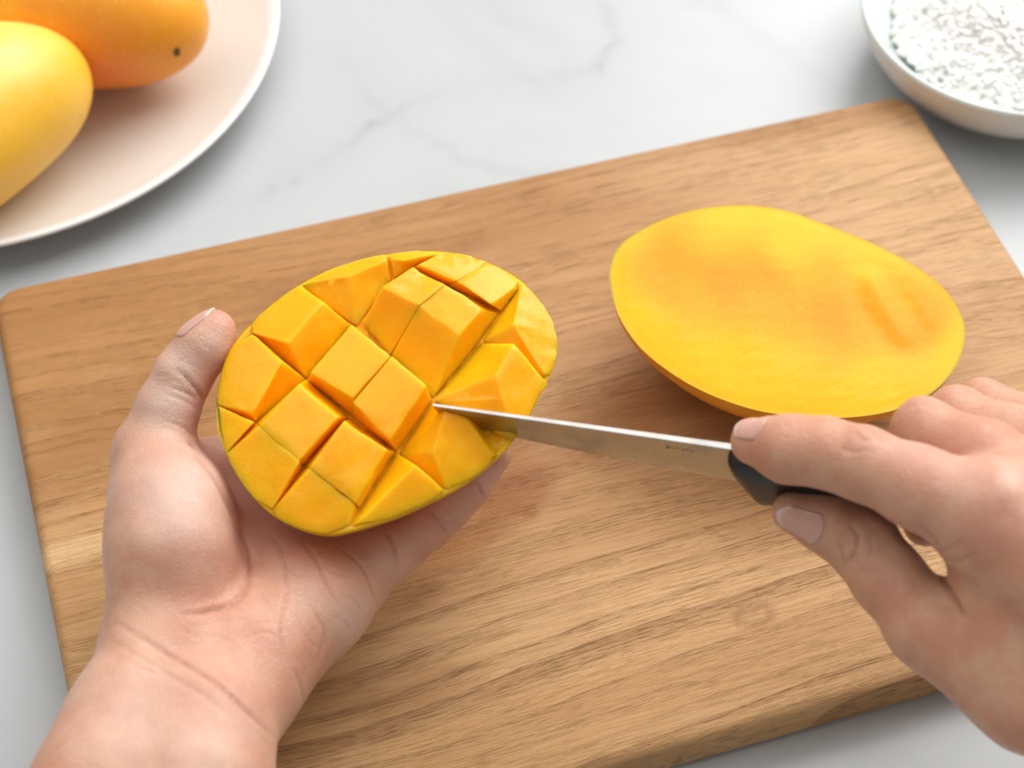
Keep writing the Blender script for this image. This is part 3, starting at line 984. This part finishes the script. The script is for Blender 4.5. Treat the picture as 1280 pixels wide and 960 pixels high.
# ------------------------------------------------------------------ knife
def build_knife():
    tip = at(541, 505, 0.0965)
    heel = at(913, 558, 0.1010)
    ax = heel - tip; Ln = np.linalg.norm(ax); ax /= Ln
    dn = np.array([0.0, 0.20, -1.0]); dn -= ax * (dn @ ax); dn /= np.linalg.norm(dn)
    sd = np.cross(ax, dn)                     # across the blade
    if sd[1] > 0: sd = -sd                    # towards the viewer
    root = thing('knife', tip + ax * Ln * 0.6)
    off = tip + ax * Ln * 0.6

    V, F = [], []
    N = 60
    for i in range(N + 1):
        t = i / N
        s = Ln * t + (0.012 if i == N else 0)
        h = 0.0200 * (0.10 + 0.90 * t ** 0.38)
        th = 0.00042 + 0.00058 * t
        drop = 0.0004 * (1 - t) ** 2
        p = tip + ax * s + dn * drop
        for dd, tt in ((0.0, th * 0.82), (0.00022, th), (h * 0.45, th * 0.9), (h * 0.88, th * 0.55), (h, 0.00008)):
            V.append(p + dn * dd + sd * tt)
        for dd, tt in ((h, 0.00008), (h * 0.88, th * 0.55), (h * 0.45, th * 0.9), (0.00022, th), (0.0, th * 0.82)):
            V.append(p + dn * dd - sd * tt)
    m = 10
    for i in range(N):
        for j in range(m):
            F.append((i * m + j, (i + 1) * m + j, (i + 1) * m + (j + 1) % m, i * m + (j + 1) % m))
    F.append(tuple(range(m))); F.append(tuple(N * m + j for j in range(m))[::-1])
    bm = bmesh.new()
    vs = [bm.verts.new(v - off) for v in V]
    for f in F: bm.faces.new([vs[i] for i in f])
    bmesh.ops.recalc_face_normals(bm, faces=bm.faces)
    o = from_bm('blade', bm, M_STEEL); o.data.set_sharp_from_angle(angle=R(20)); o.parent = root
    # the worn, illegible etching near the heel: short strokes standing off the steel by a hair
    strokes = []
    x0 = 0.79
    for k, w in enumerate((0.9, .5, .6, .45, .2, .7, .5, .55, .5)):
        strokes.append((x0 + 0.011 * k, 0.0034 + 0.0006 * ((k * 7) % 3) / 2, 0.0014 * w, 0.35 - 0.12 * (k % 3)))
    strokes.append((x0 + 0.128, 0.0056, 0.0004, 0.0))
    bm = bmesh.new()
    for t, d, l, sl in strokes:
        hw = 0.00009
        base = tip + ax * (Ln * t) + dn * d + sd * 0.00100
        a = ax * (sl * l) + dn * l
        q = [base - ax * hw, base + ax * hw, base + ax * hw + a, base - ax * hw + a]
        qs = [bm.verts.new(p - off + sd * 0.00006) for p in q] + [bm.verts.new(p - off - sd * 0.0004) for p in q]
        bm.faces.new(qs[:4]); bm.faces.new(qs[4:][::-1])
        for i in range(4): bm.faces.new((qs[i], qs[4 + i], qs[4 + (i + 1) % 4], qs[(i + 1) % 4]))
    bmesh.ops.recalc_face_normals(bm, faces=bm.faces)
    e = from_bm('etching', bm, M_INK, smooth=False); e.parent = root
    # handle
    V, F = [], []
    m = 28
    st = [(-0.0006, 0.55, 0.55, 0.002), (0.0006, 0.78, 0.8, 0.0018), (0.0025, 0.95, 0.95, 0.0012), (0.006, 1.02, 1.0, 0.0006), (0.014, 0.98, 1.0, 0), (0.030, 0.86, 0.95, -0.0012), (0.050, 0.84, 0.95, -0.0014),
          (0.080, 0.92, 1.0, -0.001), (0.100, 1.0, 1.0, 0), (0.112, 0.95, 0.9, 0.001), (0.1155, 0.6, 0.5, 0.0015)]
    for s, hs, ws, dz in st:
        hh, hw = 0.0130 * hs, 0.0068 * ws
        for j in range(m):
            a = 2 * math.pi * j / m
            ca, sa = math.cos(a), math.sin(a)
            e = 0.62
            y = hw * math.copysign(abs(ca) ** e, ca); z = hh * math.copysign(abs(sa) ** e, sa)
            # the front face rakes back towards the underside
            rake = max(0.0, (0.010 - s) / 0.010) * 0.0062 * ((-z) / 0.0122 + 0.6) if s < 0.010 else 0
            p = tip + ax * (Ln + s + rake) + dn * (0.0112 - z + dz) + sd * y
            V.append(p - off)
    n = len(st)
    for i in range(n - 1):
        for j in range(m):
            F.append((i * m + j, i * m + (j + 1) % m, (i + 1) * m + (j + 1) % m, (i + 1) * m + j))
    F.append(tuple(range(m))[::-1]); F.append(tuple((n - 1) * m + j for j in range(m)))
    bm = bmesh.new()
    vs = [bm.verts.new(v) for v in V]
    for f in F: bm.faces.new([vs[i] for i in f])
    bmesh.ops.recalc_face_normals(bm, faces=bm.faces)
    h = from_bm('handle', bm, M_BLACK); h.parent = root
    sub = h.modifiers.new('s', 'SUBSURF'); sub.levels = sub.render_levels = 2
    tag(root, 'steel kitchen knife with black handle, its tip in the scored mango', 'knife')


build_knife()


# ------------------------------------------------------------------ hands: one implicit surface each
def smin(a, b, k):
    h = np.clip(0.5 + 0.5 * (b - a) / k, 0, 1)
    return b + (a - b) * h - k * h * (1 - h)


class Field:
    def __init__(self, lo, hi, h):
        self.h = h
        self.lo = np.array(lo, np.float32)
        self.n = np.ceil((np.array(hi) - lo) / h).astype(int) + 1
        self.ax = [self.lo[i] + h * np.arange(self.n[i], dtype=np.float32) for i in range(3)]

    def new(self):
        return np.full(self.n, 0.05, np.float32)

    def cone(self, F, a, b, ra, rb, k, flat=None):
        """Smooth union of a tapered capsule into F. flat=(normal, factor): squash along a direction."""
        a = np.asarray(a, np.float32); b = np.asarray(b, np.float32)
        pad = max(ra, rb) * (1.0 if flat is None else 1.0) + k + 0.004
        lo = np.minimum(a, b) - pad; hi = np.maximum(a, b) + pad
        i0 = np.clip(((lo - self.lo) / self.h).astype(int), 0, self.n - 1)
        i1 = np.clip(((hi - self.lo) / self.h).astype(int) + 2, 1, self.n)
        sl = tuple(slice(i0[i], i1[i]) for i in range(3))
        X = self.ax[0][sl[0]][:, None, None]; Y = self.ax[1][sl[1]][None, :, None]; Z = self.ax[2][sl[2]][None, None, :]
        ab = b - a; L2 = float(ab @ ab) + 1e-12
        dx, dy, dz = X - a[0], Y - a[1], Z - a[2]
        t = np.clip((dx * ab[0] + dy * ab[1] + dz * ab[2]) / L2, 0, 1)
        px, py, pz = dx - t * ab[0], dy - t * ab[1], dz - t * ab[2]
        if flat is not None:
            nn = np.asarray(flat[0], np.float32); nn = nn / np.linalg.norm(nn)
            q = (px * nn[0] + py * nn[1] + pz * nn[2]) * (1 / flat[1] - 1)
            px, py, pz = px + q * nn[0], py + q * nn[1], pz + q * nn[2]
        d = np.sqrt(px * px + py * py + pz * pz) - (ra + (rb - ra) * t)
        F[sl] = smin(F[sl], d.astype(np.float32), k)

    def chain(self, F, pts, k, flat=None):
        """pts: rows of (x, y, z, r)."""
        for p, q in zip(pts, pts[1:]):
            self.cone(F, p[:3], q[:3], p[3], q[3], k, flat)


def surface_nets(F, lo, h):
    ins = F < 0
    s = [slice(None, -1), slice(1, None)]
    cnt = np.zeros(np.array(F.shape) - 1, np.int8)
    for i in (0, 1):
        for j in (0, 1):
            for k in (0, 1):
                cnt += ins[s[i], s[j], s[k]]
    act = (cnt > 0) & (cnt < 8)
    I = np.argwhere(act)
    idx = np.full(cnt.shape, -1, np.int32)
    idx[act] = np.arange(len(I))
    corners = [(i, j, k) for i in (0, 1) for j in (0, 1) for k in (0, 1)]
    vals = {c: F[I[:, 0] + c[0], I[:, 1] + c[1], I[:, 2] + c[2]] for c in corners}
    acc = np.zeros((len(I), 3)); num = np.zeros(len(I))
    for c in corners:
        for a in range(3):
            if c[a] == 0:
                d = list(c); d[a] = 1; d = tuple(d)
                va, vb = vals[c], vals[d]
                m = (va < 0) != (vb < 0)
                t = np.where(m, va / np.where(m, va - vb, 1), 0)
                p = np.tile(np.array(c, float), (len(I), 1)); p[:, a] += t
                acc[m] += p[m]; num[m] += 1
    V = lo + h * (I + acc / num[:, None])
    Q = []
    for a in range(3):
        b, c = (a + 1) % 3, (a + 2) % 3
        sl0 = [slice(1, -1)] * 3; sl1 = [slice(1, -1)] * 3
        sl0[a] = slice(0, -1); sl1[a] = slice(1, None)
        f0, f1 = ins[tuple(sl0)], ins[tuple(sl1)]
        E = np.argwhere(f0 != f1)
        flip = f1[tuple(E.T)]
        E = E + 1; E[:, a] -= 1
        def cell(db, dc):
            e = E.copy(); e[:, b] += db; e[:, c] += dc
            return idx[e[:, 0], e[:, 1], e[:, 2]]
        q = np.stack([cell(-1, -1), cell(0, -1), cell(0, 0), cell(-1, 0)], 1)
        q[flip] = q[flip][:, ::-1]
        Q.append(q)
    Q = np.vstack(Q)
    return V, Q[(Q >= 0).all(1)]


def relax(V, Q, it, lam=0.5):
    E = np.vstack([Q[:, [0, 1]], Q[:, [1, 2]], Q[:, [2, 3]], Q[:, [3, 0]]])
    deg = np.bincount(E.ravel(), minlength=len(V)).astype(float)
    for i in range(it):
        S_ = np.zeros_like(V)
        for k in range(3):
            S_[:, k] = np.bincount(E[:, 0], V[E[:, 1], k], len(V)) + np.bincount(E[:, 1], V[E[:, 0], k], len(V))
        l = lam if i % 2 == 0 else -lam * 1.03
        V = V + l * (S_ / deg[:, None] - V)
    return V


def normals(V, Q):
    fn = np.cross(V[Q[:, 2]] - V[Q[:, 0]], V[Q[:, 3]] - V[Q[:, 1]])
    N = np.zeros_like(V)
    for j in range(4):
        for k in range(3):
            N[:, k] += np.bincount(Q[:, j], fn[:, k], len(V))
    return N / np.maximum(np.linalg.norm(N, axis=1, keepdims=True), 1e-12)


def open_curve(pts, k=8):
    P = np.asarray(pts, float)
    P = np.vstack([2 * P[0] - P[1], P, 2 * P[-1] - P[-2]])
    out = []
    for i in range(1, len(P) - 2):
        p0, p1, p2, p3 = P[i - 1], P[i], P[i + 1], P[i + 2]
        for t in np.linspace(0, 1, k, endpoint=False):
            out.append(0.5 * ((2 * p1) + (-p0 + p2) * t + (2 * p0 - 5 * p1 + 4 * p2 - p3) * t * t + (-p0 + 3 * p1 - 3 * p2 + p3) * t ** 3))
    out.append(P[-2])
    return np.array(out)


def J(px, py, zcm, rcm):
    return np.r_[at(px, py, zcm / 100), rcm / 100]


def build_hand(palm, fingers, k_palm, k_root, creases, bumps, red, pale, nails, label, h=0.00085, extra=()):
    allp = np.vstack([p for c in palm for p in c[0]] + [p for f in fingers for p in f])
    lo = (allp[:, :3] - allp[:, 3:]).min(0) - 0.006; hi = (allp[:, :3] + allp[:, 3:]).max(0) + 0.006
    fl = Field(lo, hi, h)
    Fp = fl.new()
    for pts, flat in palm:
        fl.chain(Fp, pts, k_palm, flat)
    Ff = fl.new()
    for f in fingers:
        T = fl.new()
        fl.chain(T, f, 0.0035)
        Ff = smin(Ff, T, np.float32(0.0012))
    F = smin(Fp, Ff, np.float32(k_root))
    for pts, flat, k in extra:                       # webs and pads on top of everything
        fl.chain(F, pts, k, flat)
    V, Q = surface_nets(F, fl.lo.astype(float), fl.h)
    V = relax(V, Q, 8)
    N = normals(V, Q)
    px = to_px(V)
    front = (N * (CAM_P - V)).sum(1) > 0
    cr = np.zeros(len(V)); disp = np.zeros(len(V))
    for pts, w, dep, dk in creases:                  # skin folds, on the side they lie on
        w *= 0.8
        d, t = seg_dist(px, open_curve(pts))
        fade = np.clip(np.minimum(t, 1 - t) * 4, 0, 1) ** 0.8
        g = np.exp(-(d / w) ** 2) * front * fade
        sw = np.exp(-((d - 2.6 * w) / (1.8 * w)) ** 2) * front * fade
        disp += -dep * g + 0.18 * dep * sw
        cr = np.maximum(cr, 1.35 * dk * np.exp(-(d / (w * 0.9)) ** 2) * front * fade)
    for (x, y, rx, amp) in bumps:                    # tendons, veins, pads
        d = np.hypot(px[:, 0] - x, px[:, 1] - y)
        disp += amp * np.exp(-(d / rx) ** 2) * front
    disp += 0.00016 * value_noise(V, 150, 71) + 0.00009 * value_noise(V, 420, 72)
    V = V + N * disp[:, None]
    rd = np.zeros(len(V)); pl = np.zeros(len(V))
    for (x, y, r_, a) in red:
        rd = np.maximum(rd, a * np.exp(-((px[:, 0] - x) ** 2 + (px[:, 1] - y) ** 2) / r_ ** 2))
    for (x, y, r_, a) in pale:
        pl = np.maximum(pl, a * np.exp(-((px[:, 0] - x) ** 2 + (px[:, 1] - y) ** 2) / r_ ** 2))
    me = bpy.data.meshes.new('hand')
    me.vertices.add(len(V)); me.vertices.foreach_set('co', V.ravel())
    me.loops.add(Q.size); me.loops.foreach_set('vertex_index', Q.ravel().astype(np.int32))
    me.polygons.add(len(Q)); me.polygons.foreach_set('loop_start', np.arange(0, Q.size, 4, dtype=np.int32))
    me.update(calc_edges=True); me.validate()
    me.polygons.foreach_set('use_smooth', [True] * len(me.polygons))
    for nm, v in (('red', rd), ('pale', pl), ('crease', cr)):
        a = me.attributes.new(nm, 'FLOAT', 'POINT'); a.data.foreach_set('value', np.clip(v, 0, 1).astype(np.float32))
    me.materials.append(M_HUMAN)
    o = bpy.data.objects.new('hand', me); C.objects.link(o)
    # nails sit on the last joint, bent round it
    for a, b, up, wid, l0, l1 in nails:
        A, B = a[:3], b[:3]
        ax = B - A; ln = np.linalg.norm(ax); ax /= ln
        up = np.array(up, float); up -= ax * (up @ ax); up /= np.linalg.norm(up)
        sd = np.cross(ax, up)
        nu, nv = 17, 18
        NV, NF, tipv = [], [], []
        for i in range(nv):
            s = l0 + (l1 - l0) * i / (nv - 1)
            fr = i / (nv - 1)
            for j in range(nu):
                f = 2 * j / (nu - 1) - 1
                # rounded root and tip
                ww = wid * (1 - 0.10 * (1 - fr) ** 2)
                s2 = s - (0.22 * (l1 - l0)) * (f * f) * (0.6 if fr < 0.5 else 1.0) * (1 if fr >= 0.5 else -1) * abs(fr - 0.5) * 2
                base = A + ax * s2
                dirv = up * math.cos(f * ww) + sd * math.sin(f * ww)
                NV.append((base, dirv)); tipv.append(np.clip((fr - 0.86) / 0.1, 0, 1))
        # cast each vertex onto the hand surface from outside
        from mathutils.bvhtree import BVHTree
        if 'bvh' not in build_hand.__dict__ or build_hand.owner is not o:
            build_hand.bvh = BVHTree.FromPolygons([Vector(v) for v in V], [tuple(q) for q in Q]); build_hand.owner = o
        top, rad = [], []
        for base, dirv in NV:
            hit = build_hand.bvh.ray_cast(Vector(base + dirv * 0.02), Vector(-dirv), 0.03)
            rad.append((np.array(hit[0]) - base) @ dirv if hit[0] is not None else 0.006)
        rad = np.array(rad).reshape(nv, nu)
        for _ in range(6):
            q_ = np.pad(rad, 1, mode='edge')
            rad = 0.5 * rad + 0.125 * (q_[:-2, 1:-1] + q_[2:, 1:-1] + q_[1:-1, :-2] + q_[1:-1, 2:])
        rr = rad.ravel()
        top = [base + dirv * (q + 0.00028) for (base, dirv), q in zip(NV, rr)]
        bot = [base + dirv * (q - 0.0005) for (base, dirv), q in zip(NV, rr)]
        n = nu * nv
        allv = np.array(top + bot)
        for i in range(nv - 1):
            for j in range(nu - 1):
                q = (i * nu + j, i * nu + j + 1, (i + 1) * nu + j + 1, (i + 1) * nu + j)
                NF.append(q); NF.append(tuple(n + k for k in q[::-1]))
        per = [j for j in range(nu)] + [i * nu + nu - 1 for i in range(1, nv)] + [(nv - 1) * nu + j for j in range(nu - 2, -1, -1)] + [i * nu for i in range(nv - 2, 0, -1)]
        for i in range(len(per)):
            p, q = per[i], per[(i + 1) % len(per)]
            NF.append((p, n + p, n + q, q))
        bm = bmesh.new()
        vs = [bm.verts.new(v) for v in allv]
        for f in NF: bm.faces.new([vs[k] for k in f])
        bmesh.ops.recalc_face_normals(bm, faces=bm.faces)
        nl = from_bm('fingernail', bm, M_NAIL)
        aa = nl.data.attributes.new('tip', 'FLOAT', 'POINT'); aa.data.foreach_set('value', np.array(tipv + tipv, np.float32))
        nl.parent = o
    tag(o, label, 'hand', 'hands of the person cutting the mango')
    return o


def arm_end(p, dx, dy, dz, r):
    q = np.array(p, float).copy(); q[:3] += (dx, dy, dz); q[3] = r
    return q


def left_hand():
    wl0, wl1 = J(170, 900, 5.9, 1.68), J(203, 815, 5.9, 1.52)
    wr0, wr1 = J(258, 905, 5.8, 1.68), J(283, 848, 5.5, 1.55)
    tm = J(192, 562, 7.2, 1.06)
    palm = [
        ([arm_end(wl0, -0.050, -0.13, -0.010, 0.028), J(142, 975, 5.9, 1.85), wl0, wl1], None),
        ([arm_end(wr0, -0.040, -0.13, -0.010, 0.027), J(243, 985, 5.9, 1.88), wr0, wr1], None),
        ([J(215, 820, 5.6, 1.5), J(300, 600, 4.9, 1.1)], None),
        ([J(240, 830, 5.4, 1.5), J(355, 625, 4.6, 1.1)], None),
        ([J(270, 845, 5.3, 1.5), J(405, 662, 4.6, 1.08)], None),
        ([J(308, 856, 5.2, 1.52), J(398, 754, 5.0, 1.33), J(446, 708, 4.8, 1.12)], None),
        ([J(200, 795, 6.0, 1.38), J(211, 690, 7.1, 1.58), J(211, 635, 7.2, 1.52), J(195, 580, 7.1, 1.13)], None),
    ]
    th = [J(200, 610, 6.9, 1.3), tm, J(209, 512, 8.0, 0.88), J(230, 467, 8.6, 0.79), J(254, 433, 9.1, 0.75), J(268, 413, 9.4, 0.62)]
    pk = [J(440, 712, 4.8, 1.1), J(492, 686, 5.3, 0.80), J(537, 656, 5.9, 0.65), J(563, 632, 6.3, 0.62), J(588, 606, 6.8, 0.58), J(622, 570, 7.4, 0.41)]
    rg = [J(405, 655, 4.6, 1.0), J(530, 590, 5.0, 0.84), J(590, 530, 5.7, 0.74), J(620, 488, 6.6, 0.62)]
    md = [J(357, 622, 4.6, 1.0), J(480, 500, 5.2, 0.86), J(540, 432, 6.2, 0.76), J(572, 390, 7.4, 0.64)]
    ix = [J(303, 595, 5.0, 1.0), J(385, 472, 5.8, 0.84), J(440, 402, 6.9, 0.74), J(472, 362, 8.0, 0.62)]
    extra = [([J(215, 600, 6.3, 0.8), J(262, 590, 5.6, 0.8), J(300, 600, 5.0, 0.9)], None, 0.008),
             ([J(330, 800, 5.9, 1.0), J(390, 735, 5.6, 0.9)], None, 0.010)]
    creases = [
        ([(140, 775), (200, 812), (262, 850), (312, 893), (345, 925)], 3.0, 0.0008, 0.30),
        ([(130, 795), (190, 830), (250, 866), (300, 905)], 2.5, 0.0005, 0.18),
        ([(160, 830), (215, 850), (260, 880)], 2.2, 0.0003, 0.10),
        ([(292, 655), (312, 690), (310, 730), (290, 755), (255, 766), (225, 768)], 3.5, 0.0010, 0.30),
        ([(335, 665), (352, 690), (358, 740), (352, 790), (362, 840)], 2.6, 0.0006, 0.20),
        ([(372, 672), (395, 700), (410, 735), (425, 765)], 2.4, 0.0006, 0.18),
        ([(420, 680), (448, 704), (462, 728), (468, 755)], 2.2, 0.0007, 0.28),
        ([(380, 745), (405, 790), (395, 830)], 2.0, 0.0004, 0.12),
        ([(300, 800), (330, 790), (350, 800)], 2.0, 0.0003, 0.08),
        ([(365, 835), (375, 860), (378, 880)], 2.0, 0.0004, 0.10),
        ([(478, 660), (490, 680), (497, 712)], 3.0, 0.0007, 0.40),
        ([(532, 634), (548, 652), (560, 670)], 2.2, 0.0005, 0.30),
        ([(590, 598), (600, 612), (607, 626)], 2.0, 0.0005, 0.30),
        ([(219, 460), (235, 474), (250, 492), (253, 500)], 2.6, 0.0007, 0.30),
        ([(205, 492), (228, 500), (248, 512)], 2.0, 0.0004, 0.14),
        ([(212, 484), (232, 490), (250, 500)], 1.8, 0.0005, 0.12),
        ([(205, 525), (230, 534), (243, 545)], 1.8, 0.0004, 0.10),
        ([(240, 566), (262, 590), (280, 622), (294, 652)], 4.0, 0.0008, 0.25),
        ([(245, 560), (235, 552)], 3.0, 0.0006, 0.2),
        ([(345, 700), (362, 715), (380, 722)], 1.8, 0.0003, 0.12),
        ([(318, 740), (335, 755), (340, 775)], 1.8, 0.0003, 0.12),
        ([(370, 770), (385, 800), (402, 812)], 1.8, 0.0003, 0.10),
        ([(395, 700), (418, 718), (440, 722)], 1.8, 0.0004, 0.14),
        ([(412, 770), (428, 775), (440, 790)], 1.6, 0.0003, 0.10),
        ([(425, 745), (442, 752), (452, 768)], 1.6, 0.0003, 0.10),
        ([(255, 790), (285, 800), (310, 825)], 1.8, 0.0003, 0.10),
        ([(225, 785), (245, 795), (272, 792)], 1.8, 0.0003, 0.10),
        ([(195, 470), (212, 468)], 1.6, 0.0003, 0.08),
        ([(222, 448), (240, 456), (258, 466)], 1.5, 0.0002, 0.08),
        ([(248, 428), (262, 436), (276, 442)], 1.3, 0.0002, 0.06),
    ]
    bumps = [(330, 850, 55, 0.0006), (240, 620, 40, 0.0008), (425, 740, 34, 0.0008), (205, 745, 40, -0.0012), (225, 905, 16, 0.0004), (212, 945, 16, 0.0004), (275, 900, 12, 0.0003),
             (208, 462, 14, 0.0004), (272, 430, 22, 0.0006)]
    red = [(277, 405, 22, 0.65), (270, 450, 28, 0.45), (370, 660, 80, 0.55), (470, 680, 45, 0.55), (535, 645, 50, 0.65), (600, 610, 50, 0.7), (300, 690, 60, 0.5), (330, 820, 75, 0.45), (310, 870, 55, 0.5),
           (260, 570, 35, 0.6), (400, 740, 40, 0.30), (235, 520, 30, 0.25), (345, 870, 40, 0.4), (280, 790, 60, 0.4), (250, 745, 30, 0.35), (440, 700, 30, 0.4)]
    pale = [(225, 620, 70, 0.8), (175, 620, 50, 0.4), (380, 740, 40, 0.25), (440, 770, 40, 0.5), (170, 900, 90, 0.45), (250, 940, 70, 0.5), (212, 505, 40, 0.9), (228, 458, 30, 0.8), (266, 432, 26, 0.6)]  # pale skin plus painted highlights on thumb, thumb base and wrist
    nails = [(th[3], th[5], (-0.72, 0.40, 0.50), 0.80, 0.0075, 0.0205)]
    return build_hand(palm, [th, ix, md, rg, pk], 0.009, 0.006, creases, bumps, red, pale, nails,
                      'open hand, palm up, cradling the scored mango half', extra=extra)


def right_hand():
    def J(px, py, zcm, rcm):                # the hand rides on the knife's spine
        return np.r_[at(px, py, (zcm + 1.0) / 100), rcm / 100]
    im = J(1240, 645, 10.3, 1.50)
    wr = J(1520, 870, 9.0, 2.0)
    palm = [
        ([im, J(1400, 770, 9.8, 1.7), wr], None),
        ([J(1315, 618, 10.0, 1.25), J(1440, 740, 9.7, 1.5), J(1535, 830, 9.0, 2.0)], None),
        ([J(1355, 600, 9.5, 1.15), J(1560, 820, 8.6, 1.8)], None),
        ([J(1385, 585, 8.8, 1.05), J(1580, 820, 8.0, 1.7)], None),
        ([J(1190, 795, 6.9, 1.16), J(1295, 855, 6.9, 1.56), J(1420, 905, 7.2, 1.8), J(1540, 920, 7.6, 2.0)], None),
        ([J(1247, 690, 9.0, 1.20), J(1272, 790, 7.6, 1.42), J(1305, 845, 7.0, 1.5)], None),
        ([wr, arm_end(wr, 0.06, -0.14, -0.005, 0.028)], None),
        ([J(1540, 930, 8.4, 2.0), arm_end(J(1540, 930, 8.4, 2.0), 0.06, -0.14, -0.005, 0.028)], None),
    ]
    ix = [J(1250, 652, 10.3, 1.35), J(1150, 610, 10.4, 1.04), J(1078, 580, 10.2, 0.93), J(1030, 566, 10.05, 0.88), J(985, 561, 9.9, 0.86), J(942, 552, 9.6, 0.62)]
    md = [J(1320, 622, 10.0, 1.15), J(1228, 570, 10.1, 0.94), J(1155, 537, 9.6, 0.80), J(1126, 585, 7.6, 0.74), J(1156, 656, 6.9, 0.60)]
    rg = [J(1352, 600, 9.4, 1.05), J(1265, 548, 9.4, 0.88), J(1196, 519, 8.9, 0.76), J(1190, 580, 7.0, 0.72), J(1225, 640, 6.5, 0.58)]
    pk = [J(1380, 580, 8.8, 0.95), J(1295, 530, 8.7, 0.74), J(1228, 504, 8.2, 0.64), J(1230, 560, 6.6, 0.60), J(1255, 605, 6.3, 0.50)]
    th = [J(1290, 862, 6.9, 1.46), J(1160, 780, 6.9, 1.09), J(1110, 722, 7.1, 0.95), J(1076, 676, 7.3, 0.95), J(1035, 653, 7.5, 0.82), J(992, 640, 7.7, 0.59)]
    extra = []
    creases = [
        ([(1060, 655), (1072, 670), (1066, 692), (1056, 705)], 2.4, 0.0009, 0.35),
        ([(1046, 668), (1052, 690), (1056, 712)], 2.0, 0.0006, 0.22),
        ([(1086, 660), (1090, 680), (1084, 700)], 1.8, 0.0005, 0.16),
        ([(1066, 540), (1080, 552), (1092, 548)], 3.0, 0.0005, 0.22),
        ([(1076, 534), (1092, 542), (1104, 560)], 2.2, 0.0004, 0.16),
        ([(1050, 556), (1064, 566), (1086, 562)], 2.2, 0.0004, 0.14),
        ([(978, 528), (985, 534)], 3.0, 0.0003, 0.08),
        ([(1130, 512), (1150, 506), (1168, 508)], 2.4, 0.0003, 0.12),
        ([(1172, 712), (1188, 742), (1206, 772)], 4.0, 0.0012, 0.55),
        ([(1180, 700), (1200, 700), (1222, 690)], 2.6, 0.0005, 0.16),
        ([(1170, 690), (1190, 684), (1205, 672)], 2.2, 0.0004, 0.12),
        ([(1144, 655), (1165, 672), (1178, 695)], 2.4, 0.0005, 0.2),
    ]
    bumps = [(1256, 612, 24, 0.0012), (1078, 548, 16, 0.0006), (1148, 508, 16, 0.0006), (1270, 700, 30, -0.0006), (1150, 790, 30, 0.0008)]
    red = [(925, 545, 26, 0.45), (1080, 548, 24, 0.5), (1150, 505, 26, 0.3), (1255, 640, 42, 0.55), (1180, 560, 45, 0.5), (1215, 590, 40, 0.5), (1000, 640, 36, 0.35), (1110, 630, 40, 0.3), (1150, 680, 30, 0.55), (1120, 690, 50, 0.25), (1200, 484, 16, 0.3)]
    pale = [(1264, 600, 20, 0.5), (1200, 600, 40, 0.2), (1130, 560, 25, 0.25)]  # highlights painted on the knuckle and forefinger
    nails = [(ix[4], ix[5], (-0.25, 0.22, 0.95), 0.78, 0.0055, 0.0150),
             (th[4], th[5], (-0.25, -0.80, 0.50), 0.66, 0.0020, 0.0150)]
    return build_hand(palm, [ix, md, rg, pk, th], 0.010, 0.0042, creases, bumps, red, pale, nails,
                      'hand gripping the knife handle, forefinger laid along its top', extra=extra)


left_hand()
right_hand()
